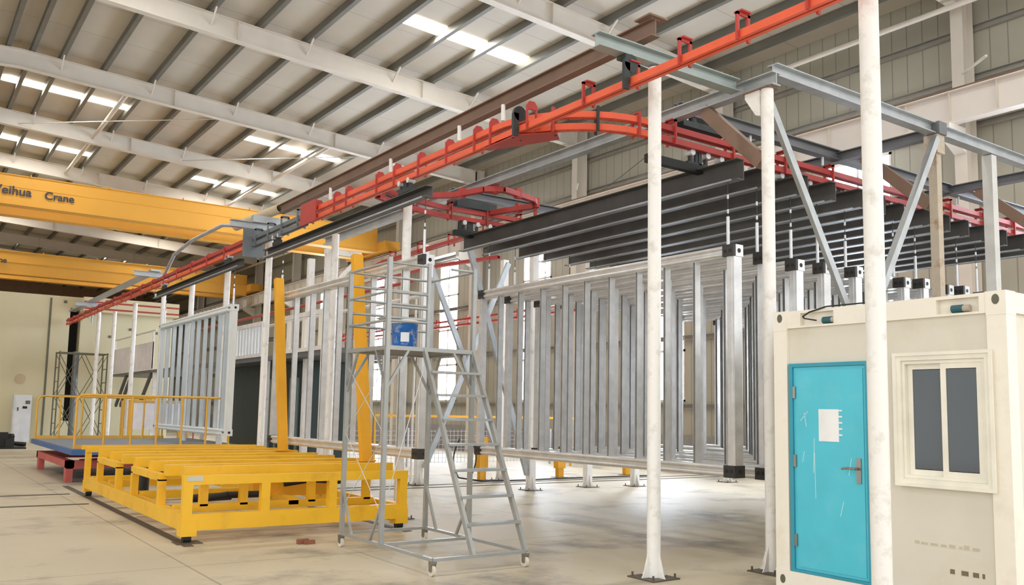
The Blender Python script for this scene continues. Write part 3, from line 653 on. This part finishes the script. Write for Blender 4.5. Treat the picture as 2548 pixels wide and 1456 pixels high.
# guard posts
for x, y, h, lb in ((12.6, 19.2, 1.1, 'wide yellow guard post behind the ladder foot'), (15.15, 19.2, .75, 'yellow guard post under the hanging frames, left one'), (17.7, 19.3, .75, 'yellow guard post under the hanging frames, right one')):
    t = thing('guard_post', (x, y, 0), lb, 'post')
    mb = MB(); mb.box(x-.13, x+.13, y-.1, y+.1, .25, h).box(x-.09, x+.09, y-.07, y+.07, .01, .25); mb.build('post', M_stan, t)
    MB().box(x-.18, x+.18, y-.15, y+.15, 0, .012).build('base_plate', M_joint, t)
t = thing('guard_post', (20.4, 20.2, 0), 'yellow guard post against the wall seen between the hanging frames', 'post')
MB().box(20.25, 20.5, 20.05, 20.3, 0.0, 1.4).build('post', M_stan, t)

# ------------------------------------------------------------------ support frame of H-beams
def hbeam(p0, p1, w, h, m, label, grp=None):
    t = thing('steel_beam', ((p0[0]+p1[0])/2, (p0[1]+p1[1])/2, p0[2]-h/2), label, 'beam', grp)
    MB().ibeam(p0, p1, w, h, .014).build('beam', m, t)
    return t
MB().box(11.92, 12.12, 6.5, 6.74, 5.82, 6.0).build('beam_stub', M_dkbeam, tD)
b = hbeam((5.98, 7.05, 5.80), (8.25, 7.05, 5.80), .15, .16, mat('galvanized_greenish', (158, 168, 165), .45, .3, .08, 4), 'galvanized cross beam with an open end above the orange track')
MB().box(6.35, 6.45, 6.98, 7.12, 5.68, 5.72).build('clamp', M_trol, b)
hbeam((8.33, 6.5, 5.76), (8.33, 19.8, 5.76), .15, .16, M_galvbeam, 'long galvanized beam running away from the bracketed column head')
hbeam((8.41, 6.62, 5.91), (11.91, 6.62, 5.91), .15, .16, M_galvbeam, 'galvanized beam between the bracketed column and the rusty column')
hbeam((12.13, 6.62, 5.91), (19.6, 6.62, 5.91), .15, .16, M_galvbeam, 'galvanized beam running right from the rusty column head')
hbeam((8.41, 8.2, 5.88), (19.6, 8.2, 5.88), .15, .16, M_dkbeam, 'dark grey beam carrying the near red cross track')
hbeam((8.41, 14.1, 5.88), (19.6, 14.1, 5.88), .15, .16, M_dkbeam, 'dark grey beam carrying the far red cross track')
for x, ya, lb in ((12.0, 6.7, 'grey beam running back from the rusty column head'), (15.3, 6.7, 'grey beam running back behind the galvanized square column'), (18.6, 6.7, 'grey beam running back at the far right of the track frame')):
    hbeam((x, ya, 5.86), (x, 16.4, 5.86), .13, .15, M_dkbeam, lb)
for p, q, lb in (((8.33, 7.62, 5.66), (8.33, 6.72, 4.78), 'brown primed knee brace under the beam behind the bracketed column'), ((12.02, 7.75, 5.76), (12.02, 6.72, 4.82), 'brown primed knee brace under the beam behind the rusty column'), ((15.3, 7.7, 5.76), (15.3, 6.72, 4.9), 'brown primed knee brace at the right edge')):
    t = thing('knee_brace', p, lb, 'brace'); mb = MB(); mb.bar(p, q, .1, .17, up=(0, 1, 0)); mb.build('brace', M_brown, t)
pole(15.3, 6.64, 5.78, 'galvanized square column at the far right partly hidden by the container', m=M_galvbeam, shape='square', r=.06, gusset=False)
for p, q, lb in (((8.5, 6.76, 5.68), (11.3, 6.76, 1.2), 'grey angle brace slanting down right from the bracketed column'), ((11.88, 6.5, 5.74), (9.1, 6.5, 1.3), 'grey angle brace slanting down left from the rusty column')):
    t = thing('angle_brace', p, lb, 'brace'); mb = MB(); mb.bar(p, q, .012, .1, up=(0, 0, 1)).bar(Vector(p)+Vector((0, .05, .04)), Vector(q)+Vector((0, .05, .04)), .1, .012); mb.build('angle', M_galvbeam, t)
# cross arms and drive supports over the far main track
for y, lb in ((19.57, 'light grey cross arm over the main track beside the lifting section'), (29.1, 'light grey cross arm over the red main track, middle one'), (39.8, 'light grey cross arm over the red main track at the booth')):
    t = thing('cross_arm', (6.4, y, 5.75), lb, 'beam'); MB().ibeam((5.95, y, 5.86), (7.2, y, 5.86), .15, .16, .014).build('beam', M_galvbeam, t)
    MB().tube((6.62, y, 5.1), (6.62, y, 5.76), .03, 8).build('drop_post', M_galvbeam, t)
t = thing('bent_tube', (6.5, 25, 5.9), 'bent grey tube climbing above the red main track', 'tube')
MB().path([(6.5, 27.7, 5.62), (6.5, 26.6, 6.15), (6.5, 24.8, 6.3), (6.5, 22.0, 6.28), (6.5, 20.95, 6.1)], .05, 10).build('tube', M_galvbeam, t)
t = thing('bent_tube', (6.5, 35, 5.9), 'long grey tray above the red main track near the booth', 'tube')
MB().box(6.4, 6.7, 28.9, 44.5, 5.945, 6.0).build('tray', M_galvbeam, t)

# ------------------------------------------------------------------ mezzanine and oven behind
t = thing('mezzanine', (8.6, 32, 3.1), 'raised walkway with white boards and dark knee braces in the background', 'mezzanine')
MB().box(8.5, 10.5, 19, 44.9, 3.05, 3.17).build('deck', M_dkbeam, t)
mb = MB()
for y in (37.2, 41.2): mb.box(8.48, 8.52, y, y+3.5, 3.2, 4.3)
mb.build('side_board', M_mezz, t)
MB().tube((8.5, 36.8, 4.75), (8.5, 44.8, 4.75), .04, 8).build('handrail', M_whitepipe, t)
for y in (37.2, 40.8, 44.6): MB().box(8.47, 8.55, y, y+.08, 3.17, 4.8).build('rail_post', M_whitepipe, t)
for y in (37.4, 41.0, 42.0): MB().bar((8.55, y, 3.05), (8.55, y+1.9, 1.7), .1, .14).build('knee_brace', M_bar, t)
for y in (19.5, 24, 30, 36.9): MB().box(8.5, 8.62, y, y+.12, 0, 3.05).build('post', M_pole, t)
for i, (ya, yb) in enumerate(((24.3, 27.9), (19.0, 22.8))):
    t = thing('slatted_frame', (8.5, ya, 3.17), 'white slatted frame standing on the walkway, '+('left one seen beside the white painted frame' if i == 0 else 'right one seen between the galvanized studs'), 'frame')
    mb = MB(); mb.box(8.42, 8.5, ya, yb, 4.05, 4.17).box(8.42, 8.5, ya, yb, 3.17, 3.27)
    mb.build('rails', M_whitepipe, t)
    n = 14 if i == 0 else 8
    for k in range(n):
        y = ya+(yb-ya-.1)*k/(n-1); MB().box(8.43, 8.49, y, y+(.16 if i == 0 else .2), 3.27, 4.05).build('slat', M_white if i == 0 else M_cream, t)
t = thing('drying_oven', (9.4, 24, 0), 'dark green enclosure with pale upright strips under the walkway', 'enclosure')
MB().box(9.4, 10.4, 22.9, 30, .0, 3.04).build('shell', M_green, t)
for k in range(7): MB().box(9.36, 9.4, 23.2+k*.55, 23.32+k*.55, .5, 2.6).build('strip', M_strip, t)
for z, y0, y1, lb, m in ((4.6, 19, 36, 'upper white pipe crossing behind the hanging frames', M_whitepipe), (5.1, 20, 40, 'dull red pipe crossing behind the hanging frames', M_trackred)):
    t = thing('service_pipe', (10.7+(z > 5)*.2, y0, 0), lb, 'pipe'); xx = 10.7+(z > 5)*.2
    MB().tube((xx, y0, z), (xx, y1, z), .05, 8).build('pipe', m, t)
    for yy in (y0+.5, (y0+y1)/2, y1-.5): MB().tube((xx, yy, 0), (xx, yy, z), .03, 8).build('stand', m, t)
for k in range(3):
    y = 21+k*1.7
    t = thing('rubble_pile', (7.7+k*.1, y, 0), ['brownish rubble heap on the floor behind the cart', 'grey rubble heap beside the white column base', 'low rubble heap below the white painted frame'][k], 'rubble')
    mb = MB(); rnd = random.Random(k)
    for q in range(16):
        x = 7.6+rnd.random()*.9; yy = y+rnd.random()*1.2; s = .05+rnd.random()*.12; mb.box(x, x+s*1.4, yy, yy+s*1.3, 0, s+rnd.random()*.15)
    mb.build('rubble', M_concrete, t)
    t['kind'] = 'stuff'
# low wire fence and hoses
t = thing('wire_fence', (15, 24.5, 0), 'low pale wire mesh fence far behind the ladder steps', 'fence')
mb = MB(); 
for k in range(60): mb.box(10.5+k*.14, 10.51+k*.14, 24.5, 24.51, .1, 1.15)
for k in range(8): mb.box(10.5, 18.9, 24.5, 24.51, .12+k*.14, .13+k*.14)
mb.build('mesh_panel', M_mesh, t)
for x in (10.5, 13.3, 16.1, 18.9): MB().box(x-.03, x+.03, 24.47, 24.53, 0, 1.2).build('fence_post', M_mesh, t)
t = thing('guard_bar', (15, 23.2, 0), 'thin yellow guard bar far behind the ladder steps', 'bar')
MB().box(11.5, 18.9, 23.2, 23.25, 1.55, 1.62).build('bar', M_stan, t)
for x in (11.5, 15.2, 18.8): MB().box(x, x+.06, 23.25, 23.31, 0, 1.62).build('post', M_stan, t)
t = thing('black_hose', (11.9, 18.9, 0), 'black looped hose hanging on the wide yellow guard post', 'hose')
for s in (0, .35):
    pts = [(11.75+s+.16*math.sin(a*1.0)*(-1 if s == 0 else 1), 18.95, 1.05-.95*a/3.1) for a in [k*3.1/8 for k in range(9)]]
    MB().path(pts, .018, 6).build('loop', M_black, t)
mb = MB(); mb.path([(11.75, 18.95, .1), (12.2, 18.55, .03), (13.5, 18.45, .03), (15.0, 18.6, .03), (18, 18.5, .03)], .02, 6); mb.build('floor_run', M_black, t)
# floor rails, then cart shadow strips
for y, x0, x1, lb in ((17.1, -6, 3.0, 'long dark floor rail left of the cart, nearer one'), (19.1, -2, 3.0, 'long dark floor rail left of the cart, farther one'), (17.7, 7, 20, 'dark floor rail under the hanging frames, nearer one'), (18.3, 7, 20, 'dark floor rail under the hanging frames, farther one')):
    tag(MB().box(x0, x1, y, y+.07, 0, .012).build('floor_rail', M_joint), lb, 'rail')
for x in (3.2, 6.3): tag(MB().box(x-.06, x+.06, 11.5, 21, 0, .008).build('cart_shadow_strip', M_joint), ('left' if x < 4 else 'right')+' dark painted shadow strip on the floor under the yellow cart', 'rail')  # dark strips laid on the floor to stand in for the cart's shadow
tag(MB().box(4.45, 4.6, 11.05, 11.12, 0, .06).box(4.52, 4.66, 11.0, 11.06, 0, .05).build('brick_fragment', M_brick), 'small reddish brick fragment on the floor in front of the cart', 'brick')

# ------------------------------------------------------------------ mobile ladder platform
t = thing('mobile_ladder', (5.45, 9.5, 0), 'galvanized rolling work platform with stepped ladder on four casters', 'ladder')
LX0, LX1, LY0, LY1, LYM = 4.85, 6.07, 8.3, 10.62, 9.52
zb = .17; DZ = 2.5
mb = MB()
for a, b_ in (((LX0, LY0), (LX0, LY1)), ((LX1, LY0), (LX1, LY1)), ((LX0, LY0), (LX1, LY0)), ((LX0, LY1), (LX1, LY1)), ((LX0, LYM), (LX1, LYM))): mb.bar((*a, zb), (*b_, zb), .04, .035)
mb.build('base_frame', M_alu, t)
for x, y, zt in ((LX0, LY1, 3.55), (LX0, LYM, 3.6), (LX1, LY1, 3.6), (LX1, LYM, 3.58)):
    MB().bar((x, y, zb), (x, y, zt), .052, .052, up=(0, 1, 0)).build('upright', M_alu, t)
MB().bar((5.4, LYM, DZ), (5.4, LYM, 3.58), .04, .04, up=(0, 1, 0)).build('gate_post', M_alu, t)
mb = MB()
for a, b_ in (((LX0, LYM), (LX0, LY1)), ((LX1, LYM), (LX1, LY1)), ((LX0, LYM), (LX1, LYM)), ((LX0, LY1), (LX1, LY1))): mb.bar((*a, DZ), (*b_, DZ), .045, .05)
mb.build('deck_frame', M_alu, t)
MB().box(LX0+.02, LX1-.02, LYM+.02, LY1-.02, DZ-.01, DZ+.012).build('deck', mat('deck_plate', (120, 122, 120), .5, .5), t)
for z in (2.83, 3.0, 3.18, 3.36, 3.54):
    mb = MB()
    if z in (2.83, 3.18, 3.54): mb.tube((LX0, LYM, z), (LX0, LY1, z), .017, 8)
    mb.tube((LX0, LY1, z), (LX1, LY1, z), .017, 8)
    if z != 3.36: mb.tube((LX0, LYM, z), (5.4, LYM, z), .017, 8)
    if z == 3.54: mb.tube((LX1, LYM, z), (LX1, LY1, z), .017, 8).tube((LX1, LYM, z), (LX1-.35, LYM-.0, z), .017, 8)
    mb.build('guard_rail', M_alu, t)
def yz(z): return LYM-(DZ-z)*(LYM-LY0)/(DZ-zb)
for x in (5.36, LX1): MB().bar((x, LY0, zb), (x, LYM, DZ), .04, .065).build('stile', M_alu, t)
for z in (2.22, 1.94, 1.65, 1.36, 1.07, .78, .49): MB().box(5.36, LX1, yz(z)-.07, yz(z)+.07, z-.015, z+.015).build('step', M_alu, t)
for x in (LX0, LX1):
    for p, q in (((x, LY1, DZ-.55), (x, LY1-.3, DZ)), ((x, LYM, DZ-.5), (x, LYM+.3, DZ)), ((x, LY1, .75), (x, LY1-.3, zb)), ((x, LYM, .65), (x, LYM+.3, zb))):
        MB().bar(p, q, .03, .03).build('knee_brace', M_alu, t)
for y in (LYM, LY1):
    for s in (0, 1):
        xx = LX0 if s == 0 else LX1; d = .3 if s == 0 else -.3
        MB().bar((xx, y, DZ-.5), (xx+d, y, DZ), .03, .03).build('knee_brace', M_alu, t)
mb = MB()
for z0, z1 in ((.5, 1.45), (1.45, 2.3)): mb.tube((LX0, LYM, z0), (LX0, LY1, z1), .005, 6).tube((LX0, LY1, z0), (LX0, LYM, z1), .005, 6)
mb.tube((LX0, LYM, .5), (5.4, LYM, 2.4), .005, 6)
mb.build('cross_wires', M_rod, t)
for x, y in ((LX0, LY1), (LX0, LY0), (LX1, LY0), (LX1, LY1)):
    c = MB().box(x-.035, x+.035, y-.03, y+.03, .125, .155).build('caster', M_handle, t)
    MB().tube((x-.018, y+.01, .06), (x+.018, y+.01, .06), .06, 18).build('wheel', M_tyre, c)
    MB().tube((x-.022, y+.01, .06), (x+.022, y+.01, .06), .022, 10).build('hub', M_handle, c)
    mb = MB(); mb.box(x-.032, x-.026, y-.02, y+.03, .05, .13).box(x+.026, x+.032, y-.02, y+.03, .05, .13); mb.build('fork', M_handle, c)
t = thing('paint_pail', (5.4, 10.05, DZ+.012), 'blue paint pail with a pale label standing on the ladder platform', 'pail')
PZ = DZ+.014
MB().lathe((5.36, 10.05, PZ), [(.145, 0), (.155, .02), (.165, .33), (.172, .335), (.172, .35), (.165, .36)], 24).build('body', M_bluepail, t)
MB().lathe((5.36, 10.05, PZ+.36), [(.175, -.02), (.178, .0), (.175, .025), (.14, .03)], 24).build('lid', M_pvc, t)
mb = MB(); n = 8
vs = []
for z in (.1, .22):
    for k in range(n+1):
        a = math.radians(225+k*38/n); vs.append((5.36+.166*math.cos(a), 10.05+.166*math.sin(a), PZ+z))
mb.add(vs, [(k, k+1, k+n+2, k+n+1) for k in range(n)]); mb.build('paper_label', M_paper, t)
t = thing('flat_board', (5.3, 10.2, DZ+.4), 'flat pale lid board lying on top of the blue pail', 'board')
MB().box(5.05, 5.65, 9.92, 10.25, PZ+.392, PZ+.412).build('board', M_galvbeam, t)

# ------------------------------------------------------------------ container office
t = thing('container_office', (10.6, 4.87, 0), 'cream container office with a teal door and sliding window', 'container')
QX, Q0, Q1, QH, QL = 7.67, 3.66, 6.06, 2.86, 13.6
for nm, z0, z1 in (('bottom_frame', 0.03, .19), ('top_frame', 2.68, QH)):
    mb = MB()
    if nm == 'top_frame':
        # front beam with two socket recesses
        cuts = [(3.885, 4.266), (5.331, 5.725)]
        mb.box(QX+.06, QX+.12, Q0+.16, Q1-.16, z0, z1)
        prev = Q0+.16
        for a, b_ in cuts: mb.box(QX, QX+.06, prev, a, z0, z1); mb.box(QX, QX+.06, a, b_, z0, z0+.02); mb.box(QX, QX+.06, a, b_, z1-.03, z1); prev = b_
        mb.box(QX, QX+.06, prev, Q1-.16, z0, z1)
    else: mb.box(QX, QX+.12, Q0+.16, Q1-.16, z0, z1)
    mb.box(QL-.12, QL, Q0+.16, Q1-.16, z0, z1).box(QX+.16, QL-.16, Q0, Q0+.12, z0, z1).box(QX+.16, QL-.16, Q1-.12, Q1, z0, z1)
    mb.build(nm, M_cream, t)
for x in (QX, QL-.16):
    for y in (Q0, Q1-.16):
        MB().box(x-.003, x+.163, y-.003, y+.163, .19, 2.68).build('corner_post', M_cream, t)
        for z in (0, 2.66):
            zz = (0, .2) if z == 0 else (2.66, QH+.005)
            f = MB().box(x-.006, x+.166, y-.006, y+.166, *zz).build('corner_fitting', M_cream, t)
            yc = y+.08; zc = sum(zz)/2+(.03 if z else .0)
            if x == QX:
                mb = MB(); n = 16; c = (x-.008, yc, zc)
                mb.add([(x-.0085, yc+.032*math.cos(2*math.pi*k/n), zc+.045*math.sin(2*math.pi*k/n)) for k in range(n)]+[(x-.004, yc+.032*math.cos(2*math.pi*k/n), zc+.045*math.sin(2*math.pi*k/n)) for k in range(n)],
                       [tuple(range(n)), tuple(range(n, 2*n))]+[(k, (k+1) % n, (k+1) % n+n, k+n) for k in range(n)])
                mb.build('fitting_hole', M_scaf, f)
mb = MB(); mb.box(QX+.03, QX+.09, Q0+.16, 3.8, .19, 2.68).box(QX+.03, QX+.09, 4.66, 4.95, .19, 2.68).box(QX+.03, QX+.09, 5.88, Q1-.16, .19, 2.68)
mb.box(QX+.03, QX+.09, 3.8, 4.66, .19, 1.17).box(QX+.03, QX+.09, 3.8, 4.66, 2.34, 2.68).box(QX+.03, QX+.09, 4.95, 5.88, 2.31, 2.68)
mb.box(QX+.2, QL-.2, Q0+.03, Q0+.09, .19, 2.68).box(QX+.2, QL-.2, Q1-.09, Q1-.03, .19, 2.68).box(QL-.09, QL-.03, Q0+.16, Q1-.16, .19, 2.68)
mb.build('wall_panel', M_cwall, t)
MB().box(QX+.1, QL-.1, Q0+.1, Q1-.1, QH-.06, QH-.02).build('roof_panel', M_cream, t)
dr = MB().box(QX+.02, QX+.055, 5.0, 5.835, .22, 2.27).build('door', M_teal, t)
MB().box(QX+.012, QX+.02, 5.03, 5.8, .25, 2.24).build('door_skin', M_teal, dr)
mb = MB(); mb.box(QX+.0, QX+.07, 5.837, 5.879, .192, 2.309).box(QX+.0, QX+.07, 4.951, 4.998, .192, 2.309).box(QX+.0, QX+.07, 4.998, 5.837, 2.272, 2.309).box(QX+.0, QX+.07, 4.998, 5.837, .192, .218); mb.build('door_frame', M_tealdark, t)
for z in (.45, 1.25, 1.95): MB().box(QX-.006, QX+.012, 5.80, 5.83, z, z+.12).build('hinge', M_handle, dr)
mb = MB(); mb.box(QX+.0, QX+.014, 5.06, 5.11, 1.13, 1.37); mb.build('lock_plate', M_handle, dr)
mb = MB(); mb.tube((QX+.01, 5.085, 1.27), (QX-.05, 5.085, 1.27), .012, 8).path([(QX-.05, 5.085, 1.27), (QX-.05, 5.17, 1.275), (QX-.045, 5.24, 1.265)], .011, 8); mb.build('handle', M_handle, dr)
p = MB().box(QX+.008, QX+.011, 5.30, 5.53, 1.52, 1.84).build('paper_notice', M_paper, dr)
mb = MB()
for k in range(5): mb.box(QX+.007, QX+.010, 5.26, 5.3, 1.58+k*.06, 1.595+k*.06)
mb.build('paper_tabs', M_paper, dr)
mb = MB(); rnd = random.Random(5)
for y, z, l, a in ((5.60, 1.2, .35, 1.5), (5.58, .95, .45, 1.6), (5.2, 1.2, .18, 1.2), (5.3, .8, .16, 1.1), (5.75, 1.72, .2, .5), (5.68, 1.66, .15, 1.9), (5.73, 1.3, .12, 1.2)):
    mb.bar((QX+.0115, y, z), (QX+.0115, y-l*math.cos(a)*.5, z+l*math.sin(a)), .001, .006, up=(0, 1, .2))
mb.build('scratches', mat('scratch_white', (196, 228, 232), .6), dr)
# window
def frame4(mb, x0, x1, ya, yb, za, zb_, w):
    mb.box(x0, x1, ya, ya+w, za, zb_).box(x0, x1, yb-w, yb, za, zb_).box(x0, x1, ya+w, yb-w, za, za+w).box(x0, x1, ya+w, yb-w, zb_-w, zb_); return mb
wd = MB(); a, b_, c, d = 3.785, 4.672, 1.163, 2.352
frame4(wd, QX-.03, QX+.05, a, b_, c, d, .06); frame4(wd, QX-.045, QX-.03, a-.012, b_+.012, c-.012, d+.012, .03)
wn = wd.build('window_frame', M_pvc, t)
wd = MB(); a2, b2, c2, d2 = a+.06, b_-.06, c+.06, d-.06
frame4(wd, QX-.01, QX+.07, a2+.001, b2-.001, c2+.001, d2-.001, .03); wd.build('inner_frame', M_pvc, wn)
mid = (a2+b2)/2-.01
for nm, ya, yb, xo in (('l', mid-.02, b2-.032, .03), ('r', a2+.032, mid+.03, .0)):
    sd = MB(); z0, z1 = c2+.03, d2-.03
    frame4(sd, QX+xo, QX+xo+.025, ya, yb, z0, z1, .05)
    so = sd.build('sash', M_pvc, wn); MB().box(QX+xo+.008, QX+xo+.016, ya+.045, yb-.045, z0+.055, z1-.055).build('pane', M_glass, so)
for y0, y1 in ((3.885, 4.266), (5.331, 5.725)):
    yc = (y0+.5*(y1-y0)) + (.06 if y0 < 4 else -.06)
    s = MB().tube((QX+.03, yc, 2.74), (QX+.03, yc-.1, 2.74), .035, 12).build('socket_plug', M_socket, t)
    MB().tube((QX+.03, yc-.1, 2.74), (QX+.03, yc-.16, 2.74), .03, 12).build('plug_body', M_rust, s)
mk = mat('faded_mark', (196, 186, 164), .8); mk2 = mat('dark_mark', (120, 108, 88), .8); rnd = random.Random(9); y = 4.55
while y > 3.95:
    l = .02+rnd.random()*.05; MB().box(QX+.027, QX+.03, y-l, y, .64, .66+rnd.random()*.02).build('faded_marking', mk, t); y -= l+.012+rnd.random()*.03
for y, l in ((4.23, .04), (4.13, .06), (4.03, .05), (3.95, .02)): MB().box(QX+.027, QX+.03, y-l, y, .42, .46).build('dark_marking', mk2, t)
t = thing('power_cable', (7.9, 6, 2.86), 'thin dark power cable sagging over the container roof edge', 'cable')
MB().path([(7.655, 5.52, 2.74), (7.65, 5.66, 2.77), (7.65, 5.68, 2.79), (7.65, 5.6, 2.83), (7.655, 5.4, 2.872), (7.72, 5.0, 2.88), (8.0, 4.8, 2.885), (9.0, 5.3, 2.885)], .008, 6).build('cable', M_black, t)
